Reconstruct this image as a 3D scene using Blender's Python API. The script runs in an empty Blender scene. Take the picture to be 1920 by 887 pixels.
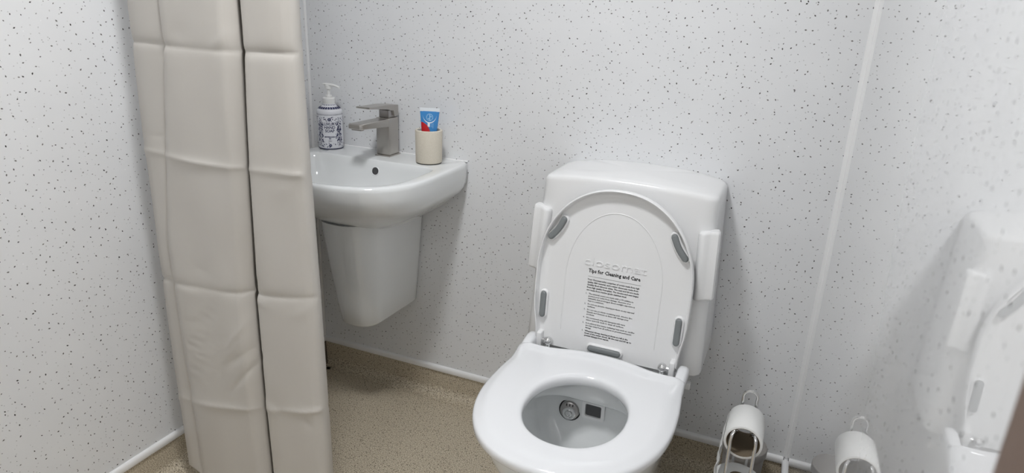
import bpy, bmesh, math, random
from mathutils import Vector, Matrix

# ------------------------------------------------------------------ camera, world, light, exposure
SC = bpy.context.scene
COL = SC.collection
SC.view_settings.view_transform = 'Standard'
SC.view_settings.look = 'None'
SC.view_settings.gamma = 1.0
SC.view_settings.use_curve_mapping = False
SC.view_settings.exposure = 0.0

F_PX, YAW, PITCH, ROLL = 1241.92, -0.39861, 0.332065, 0.038674
CAM = Vector((1.495632, -1.780019, 1.294))
LIGHT_POS = Vector((0.88, -1.05, 2.30))
LIGHT_R = 0.12
LIGHT_E = 119.0
HALL_FILL_E = 10.0


def make_camera():
    cy, sy, cp, sp = math.cos(YAW), math.sin(YAW), math.cos(PITCH), math.sin(PITCH)
    f = Vector((sy * cp, cy * cp, -sp)); r = Vector((cy, -sy, 0)); u = r.cross(f)
    c, s = math.cos(ROLL), math.sin(ROLL)
    r2 = c * r + s * u; u2 = -s * r + c * u
    m = Matrix((r2, u2, -f)).transposed().to_4x4()
    m.translation = CAM
    cd = bpy.data.cameras.new('camera'); cd.sensor_fit = 'HORIZONTAL'; cd.sensor_width = 36.0
    cd.lens = F_PX / 1920 * 36; cd.clip_start = 0.01
    cd.dof.use_dof = True; cd.dof.focus_distance = 1.75; cd.dof.aperture_fstop = 5.6
    co = bpy.data.objects.new('camera', cd); COL.objects.link(co); co.matrix_world = m
    SC.camera = co


make_camera()
wd = bpy.data.worlds.new('world'); SC.world = wd; wd.use_nodes = True
wd.node_tree.nodes['Background'].inputs[0].default_value = (0.8, 0.82, 0.85, 1)
wd.node_tree.nodes['Background'].inputs[1].default_value = 0.3

W = 1.6208      # room width (x)
YF = -2.35      # wall behind the camera
H = 2.35        # ceiling height
ZT = 0.09       # top of the vinyl upstand
PI = math.pi

# ------------------------------------------------------------------ materials


def lin(c):
    return tuple(((v / 255) / 12.92 if v / 255 <= 0.04045 else ((v / 255 + 0.055) / 1.055) ** 2.4) for v in c) + (1,)


def pbr(name, col, rough=0.5, metal=0.0, coat=0.0, coat_r=0.05, ior=1.5, spec=0.5, sss=0.0):
    m = bpy.data.materials.new(name); m.use_nodes = True
    b = m.node_tree.nodes['Principled BSDF']
    b.inputs['Base Color'].default_value = col if len(col) == 4 else (*col, 1)
    b.inputs['Roughness'].default_value = rough
    b.inputs['Metallic'].default_value = metal
    b.inputs['Coat Weight'].default_value = coat
    b.inputs['Coat Roughness'].default_value = coat_r
    b.inputs['IOR'].default_value = ior
    b.inputs['Specular IOR Level'].default_value = spec
    return m


class NT:
    def __init__(s, m):
        s.t = m.node_tree; s.b = s.t.nodes['Principled BSDF']

    def n(s, typ, **kw):
        o = s.t.nodes.new(typ)
        for k, v in kw.items():
            setattr(o, k, v)
        return o

    def l(s, a, b):
        s.t.links.new(a, b)

    def math(s, op, a, b=None, clamp=False):
        o = s.n('ShaderNodeMath', operation=op, use_clamp=clamp)
        for i, v in enumerate((a, b)):
            if v is None:
                continue
            if isinstance(v, (int, float)):
                o.inputs[i].default_value = v
            else:
                s.l(v, o.inputs[i])
        return o.outputs[0]

    def mix(s, fac, a, b):
        o = s.n('ShaderNodeMix', data_type='RGBA')
        for i, v in ((0, fac), (6, a), (7, b)):
            if isinstance(v, (int, float, tuple)):
                o.inputs[i].default_value = v
            else:
                s.l(v, o.inputs[i])
        return o.outputs[2]

    def bump(s, h, strength, dist):
        o = s.n('ShaderNodeBump'); o.inputs['Strength'].default_value = strength; o.inputs['Distance'].default_value = dist
        s.l(h, o.inputs['Height']); s.l(o.outputs[0], s.b.inputs['Normal'])

    def noise(s, vec, scale, detail=3, rough=0.5):
        o = s.n('ShaderNodeTexNoise'); o.inputs['Scale'].default_value = scale
        o.inputs['Detail'].default_value = detail; o.inputs['Roughness'].default_value = rough
        s.l(vec, o.inputs['Vector']); return o.outputs[0]


def pos_of(nt):
    return nt.n('ShaderNodeNewGeometry').outputs['Position']


def flakes(nt, vec2, scale, keep, a, b, seed):
    """mask of small elongated chips, one at most per cell, plus a random value per chip"""
    mp = nt.n('ShaderNodeVectorMath', operation='ADD'); nt.l(vec2, mp.inputs[0]); mp.inputs[1].default_value = (seed * 7.31, seed * 3.17, 0)
    v = nt.n('ShaderNodeTexVoronoi', voronoi_dimensions='2D'); v.inputs['Scale'].default_value = scale
    nt.l(mp.outputs[0], v.inputs['Vector'])
    d = nt.n('ShaderNodeVectorMath', operation='SUBTRACT'); nt.l(mp.outputs[0], d.inputs[0]); nt.l(v.outputs['Position'], d.inputs[1])
    sc = nt.n('ShaderNodeSeparateColor'); nt.l(v.outputs['Color'], sc.inputs[0])
    rot = nt.n('ShaderNodeVectorRotate', rotation_type='Z_AXIS'); nt.l(d.outputs[0], rot.inputs['Vector'])
    nt.l(nt.math('MULTIPLY', sc.outputs[1], 6.283), rot.inputs['Angle'])
    sp = nt.n('ShaderNodeSeparateXYZ'); nt.l(rot.outputs[0], sp.inputs[0])
    size = nt.math('ADD', nt.math('MULTIPLY', sc.outputs[2], 0.75), 0.45)
    q = nt.math('ADD', nt.math('ABSOLUTE', nt.math('DIVIDE', sp.outputs[0], a)), nt.math('ABSOLUTE', nt.math('DIVIDE', sp.outputs[1], b)))
    inside = nt.math('LESS_THAN', q, size)
    kept = nt.math('LESS_THAN', sc.outputs[0], keep)
    return nt.math('MULTIPLY', inside, kept), nt.math('DIVIDE', sc.outputs[0], keep)


def wall_mat(name, axis, coat_r=0.06):
    m = pbr(name, lin((222, 222, 222)), 0.32, coat=0.0)
    nt = NT(m); p = pos_of(nt); s = nt.n('ShaderNodeSeparateXYZ'); nt.l(p, s.inputs[0])
    c = nt.n('ShaderNodeCombineXYZ'); nt.l(s.outputs[axis], c.inputs[0]); nt.l(s.outputs[2], c.inputs[1])
    v = c.outputs[0]
    base = nt.mix(nt.noise(v, 9, 4), lin((229, 230, 232)), lin((237, 238, 239)))
    f2, r2 = flakes(nt, v, 58, 0.6, 0.0021, 0.0014, 3)
    col = nt.mix(nt.math('MULTIPLY', f2, 0.45), base, lin((150, 148, 146)))
    f1, r1 = flakes(nt, v, 50, 0.70, 0.0027, 0.0016, 1)
    dark = nt.mix(r1, lin((36, 34, 34)), lin((128, 125, 122)))
    col = nt.mix(f1, col, dark)
    f3, r3 = flakes(nt, v, 22, 0.3, 0.0014, 0.0012, 9)
    col = nt.mix(f3, col, lin((250, 250, 252)))
    nt.l(col, nt.b.inputs['Base Color'])
    nt.b.inputs['Roughness'].default_value = coat_r
    if coat_r < 0.1:                                        # polished panel
        nt.b.inputs['Coat Weight'].default_value = 1.0; nt.b.inputs['Coat Roughness'].default_value = 0.012; nt.b.inputs['Coat IOR'].default_value = 1.55
    if coat_r > 0.1:
        nt.bump(nt.noise(v, 900, 2), 0.04, 0.0005)
    return m


M = {}
M['wall_x'] = wall_mat('speckled_panel_back', 0, 0.22)
M['wall_y'] = wall_mat('speckled_panel_side', 1, 0.22)
M["wall_gloss"] = wall_mat("speckled_panel_gloss", 1, 0.015)
M['ceiling'] = pbr('ceiling_paint', lin((246, 246, 245)), 0.8)
M['trim'] = pbr('white_trim', lin((245, 245, 245)), 0.3)
M['ceramic'] = pbr('white_ceramic', lin((232, 234, 234)), 0.08, coat=0.4, coat_r=0.02)
M['abs'] = pbr('white_plastic', lin((238, 238, 238)), 0.22)
M['seat'] = pbr('seat_plastic', lin((240, 241, 243)), 0.1, coat=0.3, coat_r=0.03)
M['rubber'] = pbr('grey_rubber', lin((128, 132, 133)), 0.5)
M['chrome'] = pbr('chrome', (0.75, 0.75, 0.75), 0.12, metal=1.0)
M['steel'] = pbr('dark_steel', (0.42, 0.40, 0.39), 0.28, metal=1.0)
M['ink'] = pbr('black_ink', (0.012, 0.012, 0.013), 0.6)
M['navy'] = pbr('navy_ink', lin((38, 44, 84)), 0.5)
M['bottle'] = pbr('bottle_white', lin((226, 227, 232)), 0.2)
M['pump'] = pbr('pump_white', lin((234, 234, 232)), 0.3)
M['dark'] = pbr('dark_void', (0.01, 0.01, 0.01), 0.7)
M['brown'] = pbr('brown_wood', lin((112, 92, 80)), 0.5)
M['paper'] = pbr('tissue_paper', lin((240, 240, 238)), 0.95, spec=0.1)
M['card'] = pbr('cardboard', lin((128, 116, 98)), 0.9, spec=0.1)
M['bin'] = pbr('grey_plastic', lin((150, 146, 142)), 0.4)
M['blue'] = pbr('tube_blue', lin((62, 140, 206)), 0.25)
M['red'] = pbr('tube_red', lin((200, 36, 44)), 0.25)
M['white'] = pbr('tube_white', lin((238, 242, 246)), 0.3)
M['pale'] = pbr('tube_pale', lin((150, 196, 230)), 0.3)
M['flap'] = pbr('dark_flap', (0.07, 0.07, 0.072), 0.4)
M['weld'] = pbr('weld_rod', lin((108, 96, 82)), 0.5)


def brushed():
    m = pbr('brushed_nickel', (0.50, 0.475, 0.445), 0.32, metal=1.0)
    nt = NT(m); p = pos_of(nt)
    mp = nt.n('ShaderNodeVectorMath', operation='MULTIPLY'); nt.l(p, mp.inputs[0]); mp.inputs[1].default_value = (1, 1, 14)
    n = nt.noise(mp.outputs[0], 180, 3)
    nt.l(nt.math('ADD', nt.math('MULTIPLY', n, 0.2), 0.22), nt.b.inputs['Roughness'])
    return m


def floor_mat():
    m = pbr('safety_vinyl', lin((135, 122, 103)), 0.55)
    nt = NT(m); p = pos_of(nt)
    n1 = nt.noise(p, 330, 2, 0.6)
    n2 = nt.noise(p, 14, 3)
    cr = nt.n('ShaderNodeValToRGB'); nt.l(n1, cr.inputs[0])
    e = cr.color_ramp.elements
    e[0].position = 0.34; e[0].color = lin((124, 111, 92)); e[1].position = 0.66; e[1].color = lin((236, 226, 206))
    k = e.new(0.5); k.color = lin((196, 184, 162))
    col = nt.mix(nt.math('MULTIPLY', n2, 0.35), cr.outputs[0], lin((184, 171, 148)))
    v = nt.n('ShaderNodeTexVoronoi'); v.inputs['Scale'].default_value = 190; nt.l(p, v.inputs['Vector'])
    sc = nt.n('ShaderNodeSeparateColor'); nt.l(v.outputs['Color'], sc.inputs[0])
    g = nt.math('MULTIPLY', nt.math('LESS_THAN', v.outputs['Distance'], 0.32), nt.math('LESS_THAN', sc.outputs[0], 0.3))
    col = nt.mix(nt.math('MULTIPLY', g, 0.85), col, lin((74, 63, 48)))
    nt.l(col, nt.b.inputs['Base Color'])
    nt.bump(n1, 0.25, 0.001)
    return m


def curtain_mat():
    m = pbr('beige_vinyl', lin((206, 199, 189)), 0.42)
    nt = NT(m); p = pos_of(nt)
    n = nt.noise(p, 6, 5)
    nt.l(nt.mix(n, lin((194, 189, 182)), lin((203, 199, 193))), nt.b.inputs['Base Color'])
    a = nt.noise(p, 700, 2)
    mp = nt.n('ShaderNodeMapping'); nt.l(p, mp.inputs[0]); mp.inputs['Rotation'].default_value = (0, 0.6, 0); mp.inputs['Scale'].default_value = (30, 10, 7)
    w = nt.noise(mp.outputs[0], 1.0, 3)
    nt.bump(nt.math('ADD', nt.math('MULTIPLY', a, 0.02), nt.math('MULTIPLY', w, 0.3)), 0.35, 0.004)
    return m


def stone_mat():
    m = pbr('cream_stone', lin((218, 210, 194)), 0.75)
    nt = NT(m); p = pos_of(nt)
    n = nt.noise(p, 420, 3)
    nt.l(nt.mix(n, lin((206, 197, 180)), lin((228, 221, 207))), nt.b.inputs['Base Color'])
    nt.bump(n, 0.15, 0.0008)
    return m


def lamp_mat(e):
    m = pbr('lamp_diffuser', (0.9, 0.9, 0.9), 0.5)
    b = m.node_tree.nodes['Principled BSDF']
    b.inputs['Emission Color'].default_value = (0.975, 0.985, 1.0, 1)
    b.inputs['Emission Strength'].default_value = e
    return m


M['nickel'] = brushed(); M['floor'] = floor_mat(); M['curtain'] = curtain_mat(); M['stone'] = stone_mat(); M['lamp'] = lamp_mat(LIGHT_E); M['hall_fill'] = lamp_mat(HALL_FILL_E)

# ------------------------------------------------------------------ mesh helpers


def obj(name, bm, mat, parent=None, smooth=35, recalc=True, mats=None):
    if recalc:
        bmesh.ops.recalc_face_normals(bm, faces=bm.faces[:])
    me = bpy.data.meshes.new(name); bm.to_mesh(me); bm.free()
    for m in (mats or [mat]):
        me.materials.append(m)
    if smooth:
        me.polygons.foreach_set('use_smooth', [True] * len(me.polygons))
        me.set_sharp_from_angle(angle=math.radians(smooth))
    o = bpy.data.objects.new(name, me); COL.objects.link(o)
    if parent:
        o.parent = parent
        o.matrix_parent_inverse = Matrix.Translation(-parent.location)
    return o


def thing(name, label, cat, loc, group=None):
    o = bpy.data.objects.new(name, None); COL.objects.link(o); o.location = loc
    o.empty_display_size = 0.05
    o['label'] = label; o['category'] = cat
    if group:
        o['group'] = group
    return o


def struct(o, label=None):
    o['kind'] = 'structure'
    if label:
        o['label'] = label
    return o


def box(bm, x0, x1, y0, y1, z0, z1, bev=0.0, seg=3):
    r = bmesh.ops.create_cube(bm, size=1.0)
    vs = r['verts']
    for v in vs:
        v.co = Vector(((x0 + x1) / 2 + v.co.x * (x1 - x0), (y0 + y1) / 2 + v.co.y * (y1 - y0), (z0 + z1) / 2 + v.co.z * (z1 - z0)))
    if bev:
        es = list({e for v in vs for e in v.link_edges})
        bmesh.ops.bevel(bm, geom=es, offset=bev, segments=seg, profile=0.5, affect='EDGES')
    return vs


def loft(bm, rings, cap0=False, cap1=False, close=True):
    R = [[bm.verts.new(p) for p in r] for r in rings]
    n = len(R[0])
    for a, b in zip(R, R[1:]):
        for i in range(n if close else n - 1):
            j = (i + 1) % n
            bm.faces.new((a[i], a[j], b[j], b[i]))
    if cap0:
        bm.faces.new(R[0][::-1])
    if cap1:
        bm.faces.new(R[-1])
    return R


def fan(bm, ring, c):
    v = bm.verts.new(c)
    n = len(ring)
    for i in range(n):
        bm.faces.new((ring[i], ring[(i + 1) % n], v))


def lathe(bm, prof, cx=0, cy=0, n=40, cap0=True, cap1=True):
    rings = [[(cx + r * math.cos(2 * PI * i / n), cy + r * math.sin(2 * PI * i / n), z) for i in range(n)] for r, z in prof]
    return loft(bm, rings, cap0, cap1)


def tube(bm, pts, r, n=8, cap=True, closed=False):
    pts = [Vector(p) for p in pts]
    rings = []
    up = None
    m = len(pts)
    for i, p in enumerate(pts):
        if closed:
            d = (pts[(i + 1) % m] - pts[i - 1]).normalized()
        else:
            d = (pts[min(i + 1, m - 1)] - pts[max(i - 1, 0)]).normalized()
        if up is None:
            up = Vector((0, 0, 1)) if abs(d.z) < 0.9 else Vector((1, 0, 0))
        a = d.cross(up)
        if a.length < 1e-5:
            a = d.cross(Vector((1, 0.3, 0)))
        a.normalize(); b = a.cross(d).normalized(); up = b
        rings.append([p + r * (math.cos(2 * PI * k / n) * a + math.sin(2 * PI * k / n) * b) for k in range(n)])
    if closed:
        rings.append(rings[0])
    loft(bm, rings, cap and not closed, cap and not closed)


def arc(c, r, a0, a1, n, f):
    return [f(c[0] + r * math.cos(a0 + (a1 - a0) * i / n), c[1] + r * math.sin(a0 + (a1 - a0) * i / n)) for i in range(n + 1)]


def dshape(cx, w, yb, ys, yf, e=2.3, rc=0.02, wb=None):
    """dense outline: flat back at yb, straight sides to ys, rounded front to yf"""
    wb = w if wb is None else wb
    right = [(0.0, yb)]
    for i in range(9):
        a = PI / 2 * (1 - i / 8)
        right.append((wb - rc + rc * math.cos(a), yb - rc + rc * math.sin(a)))
    for i in range(1, 9):
        t = i / 8
        right.append((wb + (w - wb) * t, (yb - rc) + (ys - yb + rc) * t))
    for i in range(1, 49):
        a = PI / 2 * i / 48
        right.append((w * max(math.cos(a), 0) ** (2 / e), ys + (yf - ys) * math.sin(a) ** (2 / e)))
    left = [(-x, y) for x, y in right[1:-1]][::-1]
    return [(cx + x, y) for x, y in right + left]


def radial(poly, c, n, a0=0.0):
    """sample a star-shaped outline at n equal angles about c"""
    out = []
    m = len(poly)
    for k in range(n):
        a = a0 + 2 * PI * k / n
        dx, dy = math.cos(a), math.sin(a)
        best = 0
        for i in range(m):
            x1, y1 = poly[i][0] - c[0], poly[i][1] - c[1]
            x2, y2 = poly[(i + 1) % m][0] - c[0], poly[(i + 1) % m][1] - c[1]
            ex, ey = x2 - x1, y2 - y1
            den = dx * ey - dy * ex
            if abs(den) < 1e-12:
                continue
            t = (x1 * ey - y1 * ex) / den
            u = (x1 * dy - y1 * dx) / den
            if t > 0 and -1e-6 <= u <= 1 + 1e-6:
                best = max(best, t)
        out.append((c[0] + dx * best, c[1] + dy * best))
    return out


def smooth_ring(r, k=2):
    for _ in range(k):
        n = len(r)
        r = [((r[i - 1][0] + 2 * r[i][0] + r[(i + 1) % n][0]) / 4, (r[i - 1][1] + 2 * r[i][1] + r[(i + 1) % n][1]) / 4) for i in range(n)]
    return r


def inset(ring, c, d):
    out = []
    for x, y in ring:
        vx, vy = x - c[0], y - c[1]
        L = math.hypot(vx, vy)
        k = max(0.0, (L - d)) / L
        out.append((c[0] + vx * k, c[1] + vy * k))
    return out


def text_mesh(body, size=1.0, bold=0.0, extrude=0.0, align='LEFT', spacing=1.0, res=2):
    cu = bpy.data.curves.new('txt', 'FONT'); cu.body = body; cu.size = size; cu.align_x = align
    cu.offset = bold; cu.extrude = extrude; cu.space_character = spacing; cu.resolution_u = res
    o = bpy.data.objects.new('txt', cu); COL.objects.link(o)
    dg = bpy.context.evaluated_depsgraph_get()
    me = bpy.data.meshes.new_from_object(o.evaluated_get(dg))
    bm = bmesh.new(); bm.from_mesh(me)
    bpy.data.objects.remove(o); bpy.data.curves.remove(cu); bpy.data.meshes.remove(me)
    return bm


def add_bm(dst, src, f):
    """append src into dst with every vertex moved by f"""
    mp = {}
    for v in src.verts:
        mp[v] = dst.verts.new(f(v.co))
    for fc in src.faces:
        try:
            dst.faces.new([mp[v] for v in fc.verts])
        except ValueError:
            pass
    src.free()


# ------------------------------------------------------------------ room shell
def quad_box(name, x0, x1, y0, y1, z0, z1, mat, label=None):
    bm = bmesh.new(); box(bm, x0, x1, y0, y1, z0, z1)
    return struct(obj(name, bm, mat, smooth=0), label)


T = 0.08
quad_box('wall_back', -T, W + T, 0, T, 0, H, M['wall_x'])
quad_box('wall_left', -T, 0, YF, 0, 0, H, M['wall_y'])
quad_box('wall_right', W, W + T, YF, 0, 0, H, M['wall_gloss'])
# wall behind the camera; its doorway and the unseen hall are added for fill light
bm = bmesh.new()
box(bm, -T, 0.50, YF - T, YF, 0, H); box(bm, 1.42, W + T, YF - T, YF, 0, H); box(bm, 0.50, 1.42, YF - T, YF, 2.06, H)
struct(obj('wall_front', bm, M['wall_x'], smooth=0))
HY = YF - 1.5
bm = bmesh.new()
box(bm, -0.5, -0.42, HY, YF - T, 0, H); box(bm, W + 0.42, W + 0.5, HY, YF - T, 0, H); box(bm, -0.5, W + 0.5, HY - T, HY, 0, H)
struct(obj('wall_added_hall', bm, M['ceiling'], smooth=0))
quad_box('ceiling', -0.5, W + 0.5, HY - T, T, H, H + T, M['ceiling'])
floor = quad_box('floor', -0.5, W + 0.5, HY - T, T, -T, 0, M['floor'])


def sweep_wall(name, prof, side, mat, parent=None, y0=YF):
    """extrude a (distance from wall, z) profile along a wall"""
    bm = bmesh.new()
    if side == 'back':
        rings = [[(x, -d, z) for d, z in prof] for x in (0.0, W)]
    elif side == 'left':
        rings = [[(d, y, z) for d, z in prof] for y in (y0, 0.0)]
    else:
        rings = [[(W - d, y, z) for d, z in prof] for y in (y0, 0.0)]
    loft(bm, rings, True, True)
    return obj(name, bm, mat, parent, smooth=50)


rc = 0.03
cove = [(0.0005, 0.0), (rc + 0.02, 0.0), (rc + 0.02, 0.0008)] + [(0.003 + rc - rc * math.cos(a), 0.0008 + rc - rc * math.sin(a)) for a in [PI / 2 * (1 - i / 8) for i in range(9)]] + [(0.003, ZT + 0.006), (0.0005, ZT + 0.006)]
for sd in ('back', 'left', 'right'):
    sweep_wall('coved_upstand', cove, sd, M['floor'], floor)
cap = [(0.0, ZT), (0.0075, ZT), (0.009, ZT + 0.002), (0.009, ZT + 0.014), (0.0075, ZT + 0.018), (0.004, ZT + 0.0205), (0.0, ZT + 0.021)]
for sd in ('back', 'left', 'right'):
    struct(sweep_wall('baseboard_' + sd, cap, sd, M['trim']))

bm = bmesh.new(); tube(bm, [(0.004, -0.004, 0.09), (0.005, -0.005, 0.05), (0.010, -0.010, 0.02), (0.022, -0.022, 0.004)], 0.0028)
obj('corner_weld', bm, M['weld'], floor)

# corner strips
bm = bmesh.new()
qr = [(0.0005, -0.0005)] + [(0.0005 + 0.0065 * math.sin(a), -0.0005 - 0.0065 * math.cos(a)) for a in [PI / 2 * i / 6 for i in range(7)]]
loft(bm, [[(x, y, z) for x, y in qr] for z in (ZT + 0.015, H)], True, True)
struct(obj('trim_1', bm, M['trim'], smooth=50))
bm = bmesh.new()
prof = [(W, 0), (W - 0.009, 0), (W - 0.009, -0.001), (W - 0.0078, -0.0022), (W - 0.0022, -0.0078), (W - 0.001, -0.009), (W, -0.009)]
loft(bm, [[(x, y, z) for x, y in prof] for z in (ZT + 0.018, H)], True, True)
struct(obj('trim_2', bm, M['trim'], smooth=50))
bm = bmesh.new(); tube(bm, [(W - 0.0055, -0.0115, 0.118), (W - 0.006, -0.012, 0.05), (W - 0.011, -0.018, 0.022), (W - 0.03, -0.04, 0.006)], 0.0022)
obj('corner_weld', bm, M['chrome'], floor)['label'] = 'shiny bead in the right corner'

# doorway at the near end of the right wall
bm = bmesh.new(); box(bm, W - 0.016, W + 0.004, -1.56, -1.452, 0.0, 2.06, 0.003)
d1 = struct(obj('door_1', bm, M['brown']), 'brown wooden door frame at the near end of the glossy right wall')
bm = bmesh.new(); box(bm, W - 0.006, W + 0.002, -1.452, -1.442, 0.0, 2.06, 0.002)
obj('edge_strip', bm, M['trim'], d1)['label'] = 'white edge strip'

# ceiling lamp (its light is the room's light)
lamp = thing('ceiling_light', 'round white ceiling light above the middle of the room', 'lamp', (LIGHT_POS.x, LIGHT_POS.y, H))
bm = bmesh.new(); lathe(bm, [(LIGHT_R + 0.03, H), (LIGHT_R + 0.03, H - 0.03), (LIGHT_R + 0.02, H - 0.045), (LIGHT_R + 0.003, H - 0.045), (LIGHT_R + 0.003, H - 0.035)], LIGHT_POS.x, LIGHT_POS.y, 48)
obj('housing', bm, M['trim'], lamp)
bm = bmesh.new(); lathe(bm, [(LIGHT_R, H - 0.036), (LIGHT_R, H - 0.046), (LIGHT_R * 0.9, H - 0.05)], LIGHT_POS.x, LIGHT_POS.y, 48)
obj('diffuser', bm, M['lamp'], lamp)

hl = thing('ceiling_light', 'added square fill light in the unseen hall behind the camera', 'lamp', (0.95, YF - 0.75, H))  # unseen panel added as soft frontal fill through the doorway
bm = bmesh.new(); box(bm, 0.63, 1.27, YF - 1.07, YF - 0.43, H - 0.02, H, 0.003)
obj('housing', bm, M['trim'], hl)
bm = bmesh.new(); box(bm, 0.65, 1.25, YF - 1.05, YF - 0.45, H - 0.026, H - 0.0205)
obj('diffuser', bm, M['hall_fill'], hl, smooth=0)

# ------------------------------------------------------------------ shower curtain
def make_curtain():
    top, bot = 2.28, 0.035
    creases = [2.02, 1.74, 1.46, 1.19, 0.943, 0.635, 0.315]
    signs = [-1, 1, -1, 1, -1, 1, -1]      # +1 valley, -1 ridge
    rnd = random.Random(4)

    def foldx(z):
        if z >= 1.19:
            return 0.212
        if z >= 0.735:
            return 0.138 + (0.212 - 0.138) * (z - 0.735) / 0.455
        return 0.138 + 0.010 * (0.735 - z) / 0.735

    def path(z):
        fx = foldx(z)
        lx = 0.078 + 0.018 * max(0, min(1, (z - 0.7) / 0.5))
        k = max(0, min(1, (1.3 - z) / 1.3))
        g = 0.030 * max(0, min(1, (z - 0.62) / 0.56))
        h = -0.012 * max(0, min(1, (z - 0.3) / 0.9))
        return [(lx + 0.035, -0.64), (lx + 0.004, -0.665), (lx, -0.69), (lx + 0.006, -0.702), (fx - 0.014, -0.708), (fx - 0.004, -0.704), (fx, -0.7),
                (fx + 0.001, -0.71), (fx + 0.006, -0.7175), (fx + 0.05, -0.722), (0.30 + g * 0.5, -0.724), (0.352 + g, -0.722), (0.368 + g, -0.714), (0.382 + g, -0.698), (0.380 + g, -0.69),
                (0.362 + g, -0.665), (0.35 + g, -0.64), (0.365 + g, -0.63), (0.386 + g, -0.65), (0.395 + g, -0.69),
                (0.400 + g, -0.704), (0.408 + g, -0.7125), (0.44 + g * 0.6, -0.7165 - 0.003 * k), (0.52 + h, -0.716), (0.55 + h, -0.711), (0.566 + h, -0.703), (0.571 + h, -0.692), (0.567 + h, -0.675), (0.545 + h, -0.655)]

    sub = [2, 3, 2, 2, 10, 3, 2, 2, 2, 6, 14, 8, 3, 3, 2, 4, 4, 3, 3, 4, 3, 3, 6, 12, 5, 3, 2, 2]
    NZ = 520
    bm = bmesh.new()
    wr = [(rnd.uniform(0.13, 0.56), rnd.choice(creases) + rnd.uniform(-0.04, 0.05), rnd.uniform(0.012, 0.03), rnd.uniform(0.01, 0.022), rnd.uniform(-0.8, 0.8), rnd.choice((-1, 1)) * rnd.uniform(0.001, 0.0026)) for _ in range(40)]
    wr += [(rnd.uniform(0.15, 0.36), rnd.uniform(0.36, 0.58), rnd.uniform(0.02, 0.06), rnd.uniform(0.006, 0.014), rnd.uniform(0.3, 1.5), rnd.choice((-1, 1)) * rnd.uniform(0.0012, 0.0035)) for _ in range(10)]
    rows = []
    for iz in range(NZ + 1):
        z = top + (bot - top) * iz / NZ
        P = path(z)
        row = []
        for s, (a, b) in enumerate(zip(P, P[1:])):
            for q in range(sub[s]):
                t = q / sub[s]
                p0 = P[max(s - 1, 0)]; p3 = P[min(s + 2, len(P) - 1)]
                w0, w1, w2, w3 = (-0.5 * t + t * t - 0.5 * t ** 3), (1 - 2.5 * t * t + 1.5 * t ** 3), (0.5 * t + 2 * t * t - 1.5 * t ** 3), (-0.5 * t * t + 0.5 * t ** 3)
                lx = [w0 * p0[i] + w1 * a[i] + w2 * b[i] + w3 * p3[i] for i in (0, 1)]
                ll = [a[i] + (b[i] - a[i]) * t for i in (0, 1)]
                m_ = 0.25 if abs(b[0] - a[0]) > 0.04 else 0.6
                row.append((lx[0] * m_ + ll[0] * (1 - m_), lx[1] * m_ + ll[1] * (1 - m_), s))
        row.append((P[-1][0], P[-1][1], len(P) - 2))
        out = []
        for x, y, s in row:
            dz = 0.0
            front = 1.0 if y < -0.695 else 0.35
            for c, sg in zip(creases, signs):
                d = z - c - (0.0 if c > 0.8 else (0.10 if c > 0.5 else 0.22) * (x - 0.32)) - 0.002 * math.sin(14 * x)
                amp = 0.0056 * (0.8 + 0.3 * math.sin(20 * x + c * 9))
                y_off = sg * amp * math.exp(-abs(d) / 0.0085)
                dz += y_off
            dz += 0.0012 * math.sin(2 * PI * (z + 0.1 * x) / 0.62) + 0.0012 * math.sin(7.1 * z + 40 * x)
            for (wx, wz, sx, sz, tilt, am) in wr:
                ddx, ddz = x - wx, (z - wz) - tilt * (x - wx)
                e = (ddx / sx) ** 2 + (ddz / sz) ** 2
                if e < 9:
                    dz += am * math.exp(-e)
            zz = z
            if z < 0.12:
                zz = z + (0.12 - z) / 0.12 * (0.0 if x > 0.11 else 0.01) + 0.004 * math.sin(18 * x)
            out.append((x, y + front * dz, zz))
        rows.append(out)
    loft(bm, rows, close=False)
    o = obj('shower_curtain', bm, M['curtain'], smooth=60)
    sm = o.modifiers.new('thickness', 'SOLIDIFY'); sm.thickness = 0.0006; sm.offset = 0
    o['label'] = 'beige vinyl shower curtain with packing creases hanging beside the basin'
    o['category'] = 'curtain'


make_curtain()
bm = bmesh.new(); box(bm, 0.0, W, -0.715, -0.675, H - 0.072, H, 0.004)
struct(obj('trim_3', bm, M['trim']), 'white curtain track on the ceiling')

# ------------------------------------------------------------------ wash basin
BX = 0.333; BZ = 0.8445


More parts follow.
